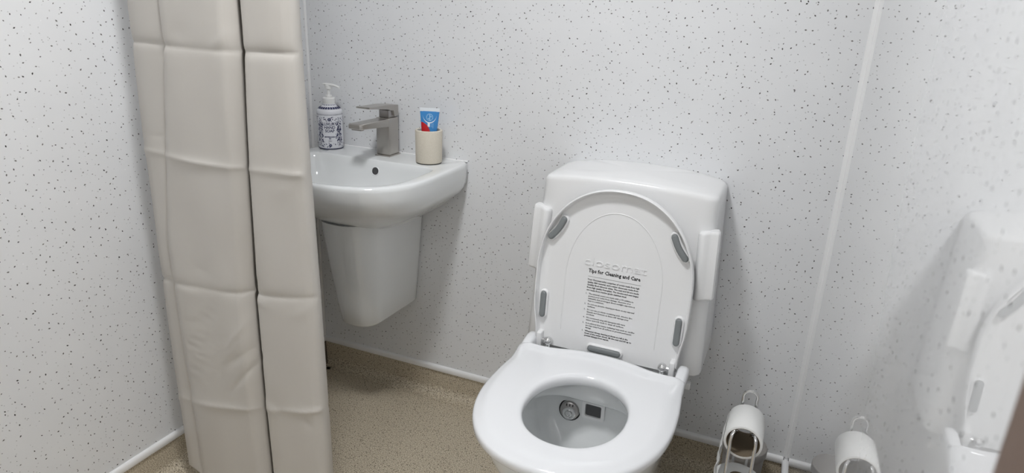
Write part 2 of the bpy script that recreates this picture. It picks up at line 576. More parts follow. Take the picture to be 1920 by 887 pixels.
def make_basin():
    t = thing('wash_basin', 'white ceramic wall-hung basin on a short half pedestal', 'basin', (BX, 0, 0.34))
    N = 112

    def ring(w, yf, ys, z, e=2.5, back=0.0, cy=None, rc=0.012, wb=None):
        c = (BX, cy if cy is not None else (back + yf) * 0.5)
        return [(x, y, z) for x, y in smooth_ring(radial(dshape(BX, w, back, ys, yf, e, rc, wb), c, N, -PI / 2), 1)]

    bm = bmesh.new()
    R = []
    # underside up to the rim
    for z, w, yf, ys, e in ((0.655, 0.098, -0.25, -0.10, 2.3), (0.668, 0.128, -0.275, -0.11, 2.3), (0.690, 0.165, -0.315, -0.13, 2.35), (0.710, 0.194, -0.352, -0.15, 2.4),
                            (0.735, 0.226, -0.392, -0.18, 2.45), (0.755, 0.248, -0.420, -0.20, 2.5), (0.770, 0.258, -0.436, -0.21, 2.5), (0.785, 0.2625, -0.447, -0.22, 2.55),
                            (0.805, 0.2645, -0.454, -0.225, 2.6), (0.830, 0.2660, -0.459, -0.23, 2.6), (0.8385, 0.2655, -0.4585, -0.23, 2.6), (0.8428, 0.2625, -0.456, -0.23, 2.6), (0.8445, 0.258, -0.4515, -0.23, 2.6)):
        R.append(ring(w, yf, ys, z, e))
    # rim in to the bowl
    for z, w, yf, ys, e, yb, rcn in ((0.8445, 0.230, -0.442, -0.26, 2.7, -0.128, 0.035), (0.8438, 0.2265, -0.4385, -0.26, 2.7, -0.131, 0.035), (0.840, 0.223, -0.4345, -0.26, 2.7, -0.134, 0.035), (0.825, 0.219, -0.429, -0.26, 2.7, -0.138, 0.038),
                                     (0.79, 0.209, -0.418, -0.26, 2.6, -0.146, 0.04), (0.76, 0.192, -0.40, -0.27, 2.5, -0.16, 0.05), (0.74, 0.165, -0.375, -0.27, 2.4, -0.18, 0.05), (0.73, 0.12, -0.345, -0.27, 2.2, -0.21, 0.05), (0.726, 0.05, -0.30, -0.27, 2.1, -0.25, 0.01)):
        R.append(ring(w, yf, ys, z, e, yb, (yb + yf) / 2, rcn))
    VR = loft(bm, R, True, False)
    fan(bm, VR[-1], (BX, -0.275, 0.725))
    obj('bowl', bm, M['ceramic'], t, smooth=50)
    # overflow hole
    bm = bmesh.new()
    c = Vector((0.348, -0.1405, 0.812)); nrm = Vector((0, -1, 0.22)).normalized(); u = Vector((1, 0, 0)); v = nrm.cross(u)
    def fr(r, h): return [c + r * (math.cos(2 * PI * i / 28) * u + math.sin(2 * PI * i / 28) * v) + nrm * h for i in range(28)]
    loft(bm, [fr(0.0145, -0.004), fr(0.0145, 0.0012), fr(0.0135, 0.002), fr(0.0115, 0.0014), fr(0.0105, -0.001)])
    ov = obj('overflow_hole', bm, M['ceramic'], t)
    bm = bmesh.new(); loft(bm, [fr(0.0118, 0.0008), fr(0.002, 0.0007)], False, True)
    obj('opening', bm, M['flap'], t).parent = ov
    # half pedestal
    bm = bmesh.new(); R = []
    for z, w, yf, wb in ((0.341, 0.058, -0.255, 0.066), (0.343, 0.063, -0.262, 0.070), (0.349, 0.067, -0.268, 0.0735), (0.42, 0.074, -0.283, 0.081), (0.52, 0.083, -0.302, 0.091), (0.60, 0.089, -0.315, 0.098), (0.665, 0.094, -0.325, 0.104), (0.69, 0.096, -0.328, 0.105)):
        R.append(ring(w, yf, -0.19, z, 2.6, 0.0, None, 0.004, wb))
    loft(bm, R, True, True)
    obj('half_pedestal', bm, M['ceramic'], t, smooth=50)
    bm = bmesh.new(); tube(bm, [(BX - 0.262, -0.001, BZ - 0.0005), (BX + 0.257, -0.001, BZ - 0.0008)], 0.0026, 10)
    obj('sealant_bead', bm, M['trim'], t)
    # chrome fixing bolt
    bm = bmesh.new(); tube(bm, [(0.437, -0.03, 0.672), (0.437, -0.03, 0.657)], 0.007, 14); tube(bm, [(0.437, -0.03, 0.664), (0.437, -0.03, 0.652)], 0.004, 10)
    obj('fixing_bolt', bm, M['chrome'], t)['label'] = 'small chrome bolt under the rim'
    return t


make_basin()


def make_tap():
    t = thing('basin_tap', 'square brushed metal mixer tap on the basin between soap and cup', 'tap', (BX, -0.05, BZ))
    bm = bmesh.new(); box(bm, BX - 0.027, BX + 0.027, -0.0795, -0.0165, BZ, BZ + 0.004, 0.0015)
    obj('base_plate', bm, M['nickel'], t)
    bm = bmesh.new(); box(bm, BX - 0.0235, BX + 0.0235, -0.0745, -0.0215, BZ + 0.004, 0.9625, 0.0022)
    obj('body', bm, M['nickel'], t)
    # spout: tapered bar forward with a rounded open tip
    bm = bmesh.new(); R = []
    for y, z0, z1, w in ((-0.0735, 0.936, 0.9605, 0.0225), (-0.12, 0.9405, 0.9615, 0.0225), (-0.17, 0.9445, 0.962, 0.0225), (-0.205, 0.9465, 0.9625, 0.0225), (-0.213, 0.9475, 0.9622, 0.0215), (-0.217, 0.950, 0.960, 0.019)):
        R.append([(BX - w, y, z0 + 0.002), (BX - w + 0.002, y, z0), (BX + w - 0.002, y, z0), (BX + w, y, z0 + 0.002), (BX + w, y, z1 - 0.002), (BX + w - 0.002, y, z1), (BX - w + 0.002, y, z1), (BX - w, y, z1 - 0.002)])
    loft(bm, R, True, True)
    sp = obj('spout', bm, M['nickel'], t, smooth=40)
    bm = bmesh.new(); box(bm, BX - 0.017, BX + 0.017, -0.2075, -0.192, 0.9425, 0.9475, 0.0015)
    obj('aerator', bm, M['steel'], t).parent = sp
    # lever: neck block and long flat handle
    bm = bmesh.new(); box(bm, BX - 0.0175, BX + 0.0175, -0.066, -0.03, 0.9625, 0.986, 0.0015)
    obj('cartridge_neck', bm, M['steel'], t)
    bm = bmesh.new()
    side = [(-0.0205, 0.966), (-0.0205, 0.9985), (-0.075, 1.0035), (-0.172, 1.0065), (-0.174, 1.0045), (-0.172, 1.0015), (-0.075, 0.991), (-0.062, 0.985), (-0.046, 0.985), (-0.043, 0.966)]
    loft(bm, [[(BX + s, y, z) for y, z in side] for s in (-0.0235, 0.0235)], True, True)
    es = [e for e in bm.edges]
    bmesh.ops.bevel(bm, geom=es, offset=0.0009, segments=2, affect='EDGES')
    obj('lever', bm, M['nickel'], t, smooth=30)


make_tap()


def make_soap():
    cx, cy, r = 0.121, -0.056, 0.040
    t = thing('soap_dispenser', 'white pump soap bottle with navy floral print on the basin corner', 'soap bottle', (cx, cy, BZ))
    z0 = BZ
    bm = bmesh.new()
    lathe(bm, [(r - 0.006, z0 + 0.0002), (r - 0.003, z0 + 0.001), (r - 0.0005, z0 + 0.005), (r, z0 + 0.010), (r, z0 + 0.108), (r - 0.0005, z0 + 0.110), (r + 0.0004, z0 + 0.1125), (r + 0.0004, z0 + 0.121), (r - 0.002, z0 + 0.125), (r - 0.008, z0 + 0.128),
               (0.024, z0 + 0.134), (0.0215, z0 + 0.137), (0.0205, z0 + 0.142)], cx, cy, 56)
    body = obj('bottle', bm, M['bottle'], t, smooth=40)
    bm = bmesh.new(); lathe(bm, [(r - 0.0045, z0 + 0.0001), (r - 0.0012, z0 + 0.0012), (r - 0.0004, z0 + 0.003), (r - 0.0012, z0 + 0.0038)], cx, cy, 56)
    b2 = obj('base_ring', bm, M['navy'], t); b2.parent = body
    bm = bmesh.new()
    lathe(bm, [(0.0185, z0 + 0.140), (0.0195, z0 + 0.142), (0.0195, z0 + 0.158), (0.018, z0 + 0.1605), (0.010, z0 + 0.161), (0.010, z0 + 0.167), (0.0085, z0 + 0.168)], cx, cy, 32)
    obj('collar', bm, M['pump'], t, smooth=30)
    bm = bmesh.new(); lathe(bm, [(0.0055, z0 + 0.166), (0.0055, z0 + 0.186), (0.0105, z0 + 0.187), (0.0108, z0 + 0.1985), (0.009, z0 + 0.2005)], cx, cy, 28)
    obj('pump_stem', bm, M['pump'], t, smooth=30)
    bm = bmesh.new(); R = []
    ax = Vector((0.96, 0.05, 0)).normalized(); sd = Vector((-ax.y, ax.x, 0))
    for s, zc, hw, hh in ((-0.019, 0.2020, 0.006, 0.002), (-0.012, 0.2015, 0.0085, 0.0035), (0.0, 0.201, 0.009, 0.0042), (0.012, 0.2005, 0.0075, 0.004), (0.026, 0.1985, 0.0055, 0.0035), (0.036, 0.1955, 0.0045, 0.003), (0.041, 0.1925, 0.004, 0.0028)):
        c = Vector((cx, cy, z0 + zc)) + ax * s
        R.append([c + sd * hw * math.cos(2 * PI * k / 14) + Vector((0, 0, hh * math.sin(2 * PI * k / 14))) for k in range(14)])
    loft(bm, R, True, True)
    obj('pump_head', bm, M['pump'], t, smooth=50)
    # print, wrapped on the bottle; u = arc length from the direction of the camera
    a0 = math.atan2(CAM.y - cy, CAM.x - cx) - 0.06
    rr = r + 0.0003

    def wrap(co):
        a = a0 + co.x / r
        return Vector((cx + rr * math.cos(a), cy + rr * math.sin(a), z0 + co.y))
    bm = bmesh.new()
    for body_t, size, zz, bold in (('LUXURY', 0.0125, 0.078, 0.00025), ('HAND', 0.0125, 0.067, 0.00025), ('SOAP', 0.0125, 0.056, 0.00025), ('MEDITERRANEAN', 0.0046, 0.0395, 0.00022), ('SEA', 0.0046, 0.034, 0.00022), ('500ml', 0.0042, 0.027, 0.0001)):
        tm = text_mesh(body_t, size, bold, 0, 'CENTER', 0.95)
        bmesh.ops.subdivide_edges(tm, edges=[e for e in tm.edges if e.calc_length() > 0.006], cuts=2)
        add_bm(bm, tm, lambda co, zz=zz: wrap(Vector((co.x, co.y + zz, 0))))
    tx = obj('label_lettering', bm, M['navy'], t, smooth=0, recalc=False); tx.parent = body
    bm = bmesh.new(); rnd = random.Random(12)

    def leaf(u, v, L, w, a, n=8):
        pts = []
        for i in range(n):
            q = i / n * 2 * PI
            lx, ly = L * math.cos(q), w * math.sin(q) * (1 - 0.35 * math.cos(q))
            pts.append(wrap(Vector((u + lx * math.cos(a) - ly * math.sin(a), v + lx * math.sin(a) + ly * math.cos(a), 0))))
        bm.faces.new([bm.verts.new(p) for p in pts])

    def stroke(pts, w):
        for (u1, v1), (u2, v2) in zip(pts, pts[1:]):
            d = Vector((u2 - u1, v2 - v1)); d.normalize(); nx, ny = -d.y * w / 2, d.x * w / 2
            bm.faces.new([bm.verts.new(wrap(Vector((a, b, 0)))) for a, b in ((u1 + nx, v1 + ny), (u1 - nx, v1 - ny), (u2 - nx, v2 - ny), (u2 + nx, v2 + ny))])
    for k in range(4):                                      # the print repeats around the bottle
        off = k * 2 * PI * r / 4
        for s in (-1, 1):
            for i in range(70):                             # sprigs around the lettering
                v = rnd.uniform(0.008, 0.104)
                lo = 0.019 if 0.022 < v < 0.088 else 0.001
                if 0.05 < v < 0.086:
                    lo = 0.0235
                u = rnd.uniform(lo, 0.0315)
                leaf(off + s * u, v, rnd.uniform(0.0012, 0.0030), rnd.uniform(0.0006, 0.0014), rnd.uniform(0, PI))
            for v in (0.03, 0.047, 0.064, 0.08):
                leaf(off + s * 0.0245, v, 0.0042, 0.002, 0.9 * s)
                stroke([(off + s * (0.027 + 0.003 * math.cos(q)), v + 0.006 + 0.005 * math.sin(q)) for q in [i * 0.7 for i in range(8)]], 0.0006)
            stroke([(off + s * (0.031 - 0.0015 * math.sin(i * 0.9)), 0.01 + 0.0035 * i) for i in range(27)], 0.0006)
        for i in range(9):                                  # blossom at top and bottom
            q = i * 2 * PI / 9
            leaf(off + 0.004 * math.cos(q), 0.096 + 0.004 * math.sin(q), 0.0026, 0.0012, q)
            leaf(off + 0.0035 * math.cos(q), 0.014 + 0.0035 * math.sin(q), 0.0024, 0.0011, q)
    n = 60
    for v, w in ((0.1125, 0.0012), (0.1095, 0.0006)):
        stroke([(2 * PI * r * i / n, v) for i in range(n + 1)], w)
    fp = obj('floral_print', bm, M['navy'], t, smooth=0, recalc=False); fp.parent = body
    # scalloped print on the shoulder
    bm = bmesh.new(); n = 26
    for i in range(n):
        a = 2 * PI * i / n
        for q0, q1, ww in ((0.0355, 0.0275, 0.11),):
            za, zb = z0 + 0.1268, z0 + 0.1324
            pts = [(q0, a - ww * 0.6, za), (q0, a + ww * 0.6, za), ((q0 + q1) / 2, a + ww, (za + zb) / 2 + 0.0006), (q1, a + ww * 0.5, zb), (q1, a - ww * 0.5, zb), ((q0 + q1) / 2, a - ww, (za + zb) / 2 + 0.0006)]
            bm.faces.new([bm.verts.new((cx + p * math.cos(b), cy + p * math.sin(b), z + 0.0009)) for p, b, z in pts])
    for i in range(20):
        a = 2 * PI * i / 20
        bm.faces.new([bm.verts.new((cx + 0.0214 * math.cos(a + da), cy + 0.0214 * math.sin(a + da), z0 + z)) for da, z in ((-0.09, 0.1378), (0.09, 0.1378), (0.05, 0.1405), (-0.05, 0.1405))])
    sp = obj('shoulder_print', bm, M['navy'], t, smooth=0, recalc=False); sp.parent = body


make_soap()


def make_cup():
    cx, cy, r, h = 0.497, -0.076, 0.0395, 0.100
    t = thing('toothbrush_cup', 'cream stone tumbler on the right end of the basin', 'cup', (cx, cy, BZ))
    bm = bmesh.new()
    lathe(bm, [(r - 0.0035, BZ + 0.002), (r - 0.001, BZ + 0.0035), (r, BZ + 0.006), (r + 0.001, BZ + h - 0.003), (r + 0.0002, BZ + h - 0.0008), (r - 0.001, BZ + h), (r - 0.0045, BZ + h), (r - 0.006, BZ + h - 0.001), (r - 0.0065, BZ + h - 0.003), (r - 0.0065, BZ + 0.01)], cx, cy, 56)
    obj('tumbler', bm, M['stone'], t, smooth=40)
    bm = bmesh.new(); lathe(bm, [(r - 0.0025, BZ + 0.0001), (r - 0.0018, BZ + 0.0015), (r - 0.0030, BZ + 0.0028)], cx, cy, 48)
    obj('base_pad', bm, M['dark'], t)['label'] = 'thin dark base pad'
    # toothpaste tube standing in the cup, crimp up
    tt = thing('toothpaste_tube', 'blue and red toothpaste tube with white crimp standing in the cream tumbler', 'toothpaste', (cx, cy, BZ + 0.0105))
    c = Vector((cx - 0.004, cy + 0.004, BZ + 0.0115)); up = Vector((0.05, -0.02, 1)).normalized()
    fw = Vector((0.50, -0.86, 0)); fw = (fw - up * fw.dot(up)).normalized(); sd = up.cross(fw) * 1.0

    def P(u, d, h2):
        return c + sd * u + fw * d + up * h2
    prof = [(0.0, 0.008, 0.008), (0.015, 0.008, 0.008), (0.016, 0.018, 0.018), (0.03, 0.0205, 0.017), (0.07, 0.0225, 0.0125), (0.10, 0.0245, 0.0085), (0.125, 0.0268, 0.005), (0.1425, 0.0285, 0.0016)]

    def wd(h2):
        for (h1, w1, d1), (h3, w3, d3) in zip(prof, prof[1:]):
            if h1 <= h2 <= h3:
                q = (h2 - h1) / (h3 - h1); return w1 + (w3 - w1) * q, d1 + (d3 - d1) * q
        return prof[-1][1:]
    n = 40
    bm = bmesh.new()
    hs = [p[0] for p in prof[:4]] + [0.03 + (0.1425 - 0.03) * i / 12 for i in range(1, 13)]
    loft(bm, [[P(wd(h2)[0] * math.cos(2 * PI * k / n), wd(h2)[1] * math.sin(2 * PI * k / n), h2) for k in range(n)] for h2 in hs], True, True)
    obj('tube_body', bm, M['blue'], tt, smooth=45)
    bm = bmesh.new()
    for i in range(12):
        pass
    loft(bm, [[P(s * 0.0288, d, h2) for s, d in ((-1, -0.0012), (1, -0.0012), (1, 0.0012), (-1, 0.0012))] for h2 in (0.142, 0.152)], True, True)
    obj('crimp', bm, M['white'], tt, smooth=0)

    def surf(u, h2):
        w_, d_ = wd(h2)
        q = max(0.0, 1 - (u / w_) ** 2)
        return P(u, d_ * math.sqrt(q) + 0.0004, h2)
    bm = bmesh.new()                                        # white smile
    A = []; B = []
    for i in range(25):
        a = PI * (0.05 + 0.9 * i / 24) + PI
        th = 0.0026 * math.sin(PI * i / 24) + 0.0006
        A.append(surf(0.0205 * math.cos(a), 0.134 + 0.0225 * math.sin(a)))
        B.append(surf(0.0205 * math.cos(a), 0.134 + 0.0225 * math.sin(a) - th))
    loft(bm, [A, B], close=False)
    obj('smile_print', bm, M['white'], tt, smooth=0)
    bm = bmesh.new(); rn = random.Random(3)                 # pale emblem and small print
    for i in range(14):
        a = 2 * PI * i / 14
        pts = [(0.0105 * math.cos(a + e) * k, 0.1255 + 0.011 * math.sin(a + e) * k) for e, k in ((0, 1), (0.3, 1), (0.3, 0.72), (0, 0.72))]
        bm.faces.new([bm.verts.new(surf(u, v)) for u, v in pts])
    for x0, x1, y0, y1 in ((-0.0012, 0.0018, 0.115, 0.133), (-0.005, -0.001, 0.120, 0.123), (0.002, 0.006, 0.126, 0.129), (0.006, 0.0072, 0.097, 0.108), (0.010, 0.011, 0.094, 0.109)):
        ys = [y0 + (y1 - y0) * i / 3 for i in range(4)]
        loft(bm, [[surf(x0, v), surf(x1, v)] for v in ys], close=False)
    obj('emblem_print', bm, M['pale'], tt, smooth=0)
    bm = bmesh.new()                                        # white vertical mark
    loft(bm, [[surf(-0.0055, v), surf(0.0015, v)] for v in (0.098, 0.102, 0.106, 0.110)], close=False)
    obj('panel_print', bm, M['white'], tt, smooth=0)
    bm = bmesh.new()                                        # red corner
    n2 = 16
    rows = []
    for j in range(9):
        h2 = 0.070 + (0.0405) * j / 8
        w_ = wd(h2)[0] * 0.97
        re = -w_ + (0.026) * math.sqrt(max(0, 1 - ((h2 - 0.075) / 0.036) ** 2)) if h2 > 0.075 else -w_ + 0.026
        rows.append([surf(-w_ + (re + w_) * i / n2, h2) for i in range(n2 + 1)])
    loft(bm, rows, close=False)
    obj('corner_print', bm, M['red'], tt, smooth=0)


make_cup()

# ------------------------------------------------------------------ toilet
TX = 1.138


def make_toilet():
    t = thing('wash_toilet', 'white wash-and-dry toilet with its lid raised', 'toilet', (TX, -0.4, 0))
    N = 128
    # ---- pan with bowl
    def ring(w, yb, ys, yf, z, e=2.3, rcn=0.03, wb=None, cx=TX):
        c = (cx, (yb + yf) / 2)
        return [(x, y, z) for x, y in smooth_ring(radial(dshape(cx, w, yb, ys, yf, e, rcn, wb), c, N, -PI / 2), 1)]
    bm = bmesh.new(); R = []
    for z, w, yf, ys, wb in ((0.0, 0.150, -0.56, -0.30, 0.145), (0.04, 0.152, -0.57, -0.30, 0.147), (0.12, 0.158, -0.59, -0.32, 0.158), (0.22, 0.175, -0.655, -0.36, 0.172), (0.32, 0.194, -0.718, -0.42, 0.188), (0.38, 0.203, -0.748, -0.47, 0.194), (0.418, 0.207, -0.758, -0.49, 0.196), (0.426, 0.206, -0.757, -0.49, 0.196), (0.430, 0.202, -0.753, -0.49, 0.193)):
        R.append(ring(w, -0.001, ys, yf, z, 2.2, 0.02, wb))
    for z, w, yb, yf, ys, e, rcn in ((0.430, 0.140, -0.395, -0.70, -0.53, 2.1, 0.08), (0.426, 0.136, -0.399, -0.697, -0.53, 2.1, 0.08), (0.40, 0.134, -0.402, -0.695, -0.53, 2.1, 0.08), (0.384, 0.135, -0.400, -0.695, -0.53, 2.1, 0.08), (0.380, 0.139, -0.396, -0.70, -0.53, 2.1, 0.08), (0.381, 0.150, -0.370, -0.705, -0.53, 2.1, 0.06),
                                     (0.370, 0.152, -0.362, -0.706, -0.53, 2.1, 0.05), (0.305, 0.138, -0.366, -0.69, -0.53, 2.1, 0.05), (0.285, 0.125, -0.372, -0.675, -0.52, 2.1, 0.05), (0.26, 0.105, -0.385, -0.64, -0.51, 2.1, 0.05), (0.22, 0.08, -0.41, -0.58, -0.49, 2.1, 0.05), (0.17, 0.05, -0.42, -0.52, -0.46, 2.1, 0.03), (0.15, 0.03, -0.43, -0.50, -0.46, 2.0, 0.02)):
        R.append(ring(w, yb, ys, yf, z, e, rcn))
    VR = loft(bm, R, True, False); fan(bm, VR[-1], (TX, -0.465, 0.148))
    obj('pan', bm, M['ceramic'], t, smooth=50)
    # douche nozzle and air outlet inside the bowl
    c = Vector((1.080, -0.3655, 0.325)); nrm = Vector((0.10, -1, 0.22)).normalized(); u = Vector((1, 0.10, 0)).normalized(); v = u.cross(nrm) * -1

    def disc(r, h): return [c + r * (math.cos(2 * PI * i / 36) * u + math.sin(2 * PI * i / 36) * v) + nrm * h for i in range(36)]
    bm = bmesh.new(); loft(bm, [disc(0.0285, -0.02), disc(0.0285, 0.0005), disc(0.0255, 0.002), disc(0.0245, -0.006)], False, False)
    nz = obj('douche_nozzle', bm, M['dark'], t)
    bm = bmesh.new(); loft(bm, [disc(0.0245, -0.01), disc(0.0245, 0.006), disc(0.022, 0.0095), disc(0.018, 0.011)], True, True)
    obj('nozzle_face', bm, M['steel'], t, smooth=30).parent = nz
    bm = bmesh.new()
    c2 = c - v * 0.006
    def disc2(r, h): return [c2 + r * (math.cos(2 * PI * i / 28) * u + math.sin(2 * PI * i / 28) * v) + nrm * h for i in range(28)]
    loft(bm, [disc2(0.0165, 0.010), disc2(0.0165, 0.0125), disc2(0.015, 0.0138), disc2(0.0105, 0.0138), disc2(0.0095, 0.012), disc2(0.0085, 0.012), disc2(0.008, 0.017), disc2(0.0065, 0.0185), disc2(0.004, 0.0185), disc2(0.0035, 0.017)], True, True)
    obj('spray_tip', bm, M['chrome'], t, smooth=30).parent = nz
    bm = bmesh.new()
    for k in (-1, 0, 1):
        cc = c + v * 0.0155 + u * (0.008 * k) + nrm * 0.0112
        pts = [(-0.0013, -0.0032), (0.0013, -0.0032), (0.0013, 0.0032), (-0.0013, 0.0032)]
        bm.faces.new([bm.verts.new(cc + u * a + v * b) for a, b in pts])
    obj('vent_slots', bm, M['dark'], t, smooth=0, recalc=False).parent = nz
    # air outlet: raised frame with dark opening
    bm = bmesh.new(); c3 = Vector((1.142, -0.3690, 0.342))
    def rr(w, h, h2, rad):
        pts = []
        for sx, sy, a0 in ((1, 1, 0), (-1, 1, PI / 2), (-1, -1, PI), (1, -1, 1.5 * PI)):
            for i in range(5):
                a = a0 + PI / 2 * i / 4
                pts.append(c3 + Vector(((w - rad) * sx + rad * math.cos(a), -h2, (h - rad) * sy + rad * math.sin(a))))
        return pts
    loft(bm, [rr(0.030, 0.026, -0.005, 0.005), rr(0.029, 0.025, 0.003, 0.005), rr(0.021, 0.0175, 0.0035, 0.004), rr(0.0195, 0.016, -0.004, 0.004)])
    ao = obj('air_outlet', bm, M['abs'], t)
    bm = bmesh.new(); loft(bm, [rr(0.0198, 0.0163, -0.0005, 0.004), rr(0.004, 0.004, -0.0008, 0.001)], False, True)
    obj('outlet_flap', bm, M['flap'], t).parent = ao
    # ---- seat ring
    right = [(0.0, -0.301), (0.03, -0.302), (0.06, -0.306), (0.09, -0.313), (0.115, -0.321), (0.14, -0.326), (0.17, -0.328), (0.19, -0.327), (0.202, -0.328), (0.209, -0.333), (0.2135, -0.342), (0.2140, -0.355), (0.2140, -0.375), (0.218, -0.41), (0.2215, -0.45), (0.223, -0.50)]
    for i in range(1, 40):
        a = PI / 2 * i / 39
        right.append((0.223 * max(0, math.cos(a)) ** (2 / 2.25), -0.50 - 0.279 * math.sin(a) ** (2 / 2.25)))
    poly = [(TX + x, y) for x, y in right] + [(TX - x, y) for x, y in right[1:-1]][::-1]
    NS = 220
    sc = (TX + 0.005, -0.54)
    outer = radial(poly, sc, NS, -PI / 2)
    hole = []
    for i in range(NS):
        a = -PI / 2 + 2 * PI * i / NS
        hole.append((TX + 0.010 + 0.112 * math.copysign(abs(math.cos(a)) ** 0.94, math.cos(a)), -0.553 + 0.137 * math.copysign(abs(math.sin(a)) ** 0.94, math.sin(a))))
    hole = radial(hole, sc, NS, -PI / 2)
    bm = bmesh.new(); rings = []

    def blend(k, z, hump=0.0):
        out = []
        for (xo, yo), (xi, yi) in zip(outer, hole):
            x, y = xo + (xi - xo) * k, yo + (yi - yo) * k
            out.append((x, y, z))
        return out

    def off_o(d, z, drop=0.0):
        return [(x, y, z) for x, y in inset(outer, sc, d)]

    def off_i(d, z):
        return [(x, y, z) for x, y in inset(hole, sc, -d)]
    spec = [('i', 0.014, 0.431), ('o', 0.010, 0.431), ('o', 0.003, 0.432), ('o', 0.0, 0.436), ('o', 0.0, 0.446), ('o', 0.0012, 0.4505), ('o', 0.004, 0.4532), ('o', 0.008, 0.4550), ('o', 0.013, 0.4570), ('o', 0.018, 0.4592), ('o', 0.023, 0.4612), ('o', 0.028, 0.4624), ('o', 0.034, 0.4629), ('o', 0.041, 0.4631), ('o', 0.050, 0.4632),
            ('b', 0.62, 0.463), ('b', 0.75, 0.463), ('i', 0.014, 0.4627), ('i', 0.008, 0.4615), ('i', 0.004, 0.459), ('i', 0.0015, 0.4555), ('i', 0.0004, 0.450), ('i', 0.0, 0.443), ('i', 0.003, 0.435), ('i', 0.009, 0.4315), ('i', 0.014, 0.431)]
    for kind, d, z in spec:
        rg = off_o(d, z) if kind == 'o' else (off_i(d, z) if kind == 'i' else blend(d, z))
        if kind == 'o' and z > 0.446:                       # the rear edge rises in a rounded ridge
            k = max(0.0, min(1.0, (0.040 - d) / 0.027)); k = k * k * (3 - 2 * k)
            for i, (x, y, zz) in enumerate(rg):
                q = max(0.0, min(1.0, (outer[i][1] + 0.40) / 0.055)); q = q * q * (3 - 2 * q)
                rg[i] = (x, y, zz + 0.015 * k * q)
        rings.append(rg)
    loft(bm, rings)
    bmesh.ops.remove_doubles(bm, verts=bm.verts[:], dist=1e-6)
    for s in (-1, 1):                                       # hinge lugs at the two rear corners
        rr_ = []
        for y, hw, zt in ((-0.395, 0.006, 0.455), (-0.375, 0.010, 0.4615), (-0.350, 0.0125, 0.468), (-0.325, 0.014, 0.4745), (-0.300, 0.0145, 0.4785), (-0.283, 0.0145, 0.4775), (-0.274, 0.0135, 0.472), (-0.270, 0.011, 0.464), (-0.269, 0.008, 0.455)):
            xc = TX + s * 0.1995
            zb = 0.437
            ring_ = []
            for i in range(24):
                a = 2 * PI * i / 24
                ca, sa = math.cos(a), math.sin(a)
                ring_.append((xc + hw * math.copysign(abs(ca) ** 0.7, ca), y, (zt + zb) / 2 + (zt - zb) / 2 * math.copysign(abs(sa) ** 0.7, sa)))
            rr_.append(ring_)
        loft(bm, rr_, True, True)
    obj('seat', bm, M['seat'], t, smooth=60)
    # ---- cistern housing
    bm = bmesh.new(); rings = []
    NH = 96

    def hring(z, d=0.0, zz=None):
        q = (0.88 - z) / 0.45
        w = 0.2215 + 0.0165 * max(0, q); yf = -0.200 - 0.033 * max(0, q)
        pts = []
        rcn = 0.024
        poly2 = []
        for sx, sy, a0 in ((1, -1, -PI / 2), (1, 1, 0), (-1, 1, PI / 2), (-1, -1, PI)):
            r_ = rcn if sy < 0 else 0.004
            for i in range(9):
                a = a0 + PI / 2 * i / 8
                cxx = (w - d - r_) * sx; cyy = (yf + d + r_) if sy < 0 else (-0.0005 - r_)
                poly2.append((TX - 0.004 + cxx + r_ * math.cos(a), cyy + r_ * math.sin(a)))
        ptr = radial(poly2, (TX - 0.004, -0.1), NH, -PI / 2)
        for x, y in ptr:
            dome = 0.016 * (1 - ((x - TX + 0.004) / 0.2215) ** 2) * max(0, min(1, (z - 0.80) / 0.08))
            bow = 0.010 * (1 - ((x - TX + 0.004) / 0.24) ** 2) if y < -0.12 else 0
            pts.append((x, y - bow, (zz if zz is not None else z) + dome))
        return pts
    for z in (0.425, 0.427, 0.43, 0.50, 0.60, 0.70, 0.80, 0.84, 0.871):
        rings.append(hring(z, 0.003 if z < 0.426 else (0.001 if z < 0.429 else 0)))
    for d, z in ((0.0003, 0.8755), (0.0014, 0.8795), (0.0034, 0.8825), (0.006, 0.8845), (0.010, 0.8858), (0.02, 0.8868), (0.04, 0.8885), (0.07, 0.8900)):
        rings.append(hring(z, d))
    VR = loft(bm, rings, True, False); fan(bm, VR[-1], (TX - 0.004, -0.1, 0.8905 + 0.016))
    obj('cistern_housing', bm, M['abs'], t, smooth=50)
    # ---- flush pads wrapped round the two front corners
    for s, nm in ((-1, 'left'), (1, 'right')):
        bm = bmesh.new(); rings = []
        ctl = [(-0.036, 0.000), (-0.0365, 0.009), (-0.033, 0.0175), (-0.026, 0.0220), (-0.018, 0.0215), (-0.011, 0.0165), (-0.005, 0.0140), (0.003, 0.0150), (0.010, 0.0135), (0.0135, 0.007), (0.0135, -0.004), (0.011, -0.012), (0.0, -0.014), (-0.014, -0.012)]
        for z, k in ((0.634, 0.80), (0.636, 0.93), (0.641, 1.0), (0.72, 1.0), (0.798, 1.0), (0.803, 0.95), (0.8055, 0.82)):
            q = (0.88 - z) / 0.45
            xc = TX - 0.004 + s * (0.2215 + 0.0165 * q); yc = -0.200 - 0.033 * q
            rings.append([(xc + s * (-0.012 + (a + 0.012) * k), yc - b * (k if b > 0 else 1), z + 0.006 * (a + 0.03) / 0.05) for a, b in ctl])
        loft(bm, rings, True, True)
        obj('flush_pad', bm, M['abs'], t, smooth=40)
    # ---- lid, raised against the housing
    P0 = Vector((TX - 0.004, -0.271, 0.447)); up = Vector((0, 0.040, 0.43)).normalized(); fw = Vector((0, -up.z, up.y))

    def L(u_, v_, d):
        return P0 + Vector((u_, 0, 0)) + up * v_ + fw * d
    LH = 0.440
    rt = [(0.0, 0.0), (0.12, 0.0), (0.178, 0.0), (0.1845, 0.004), (0.186, 0.02), (0.187, 0.045), (0.191, 0.07), (0.196, 0.10), (0.1985, 0.13), (0.1995, 0.17), (0.199, 0.21)]
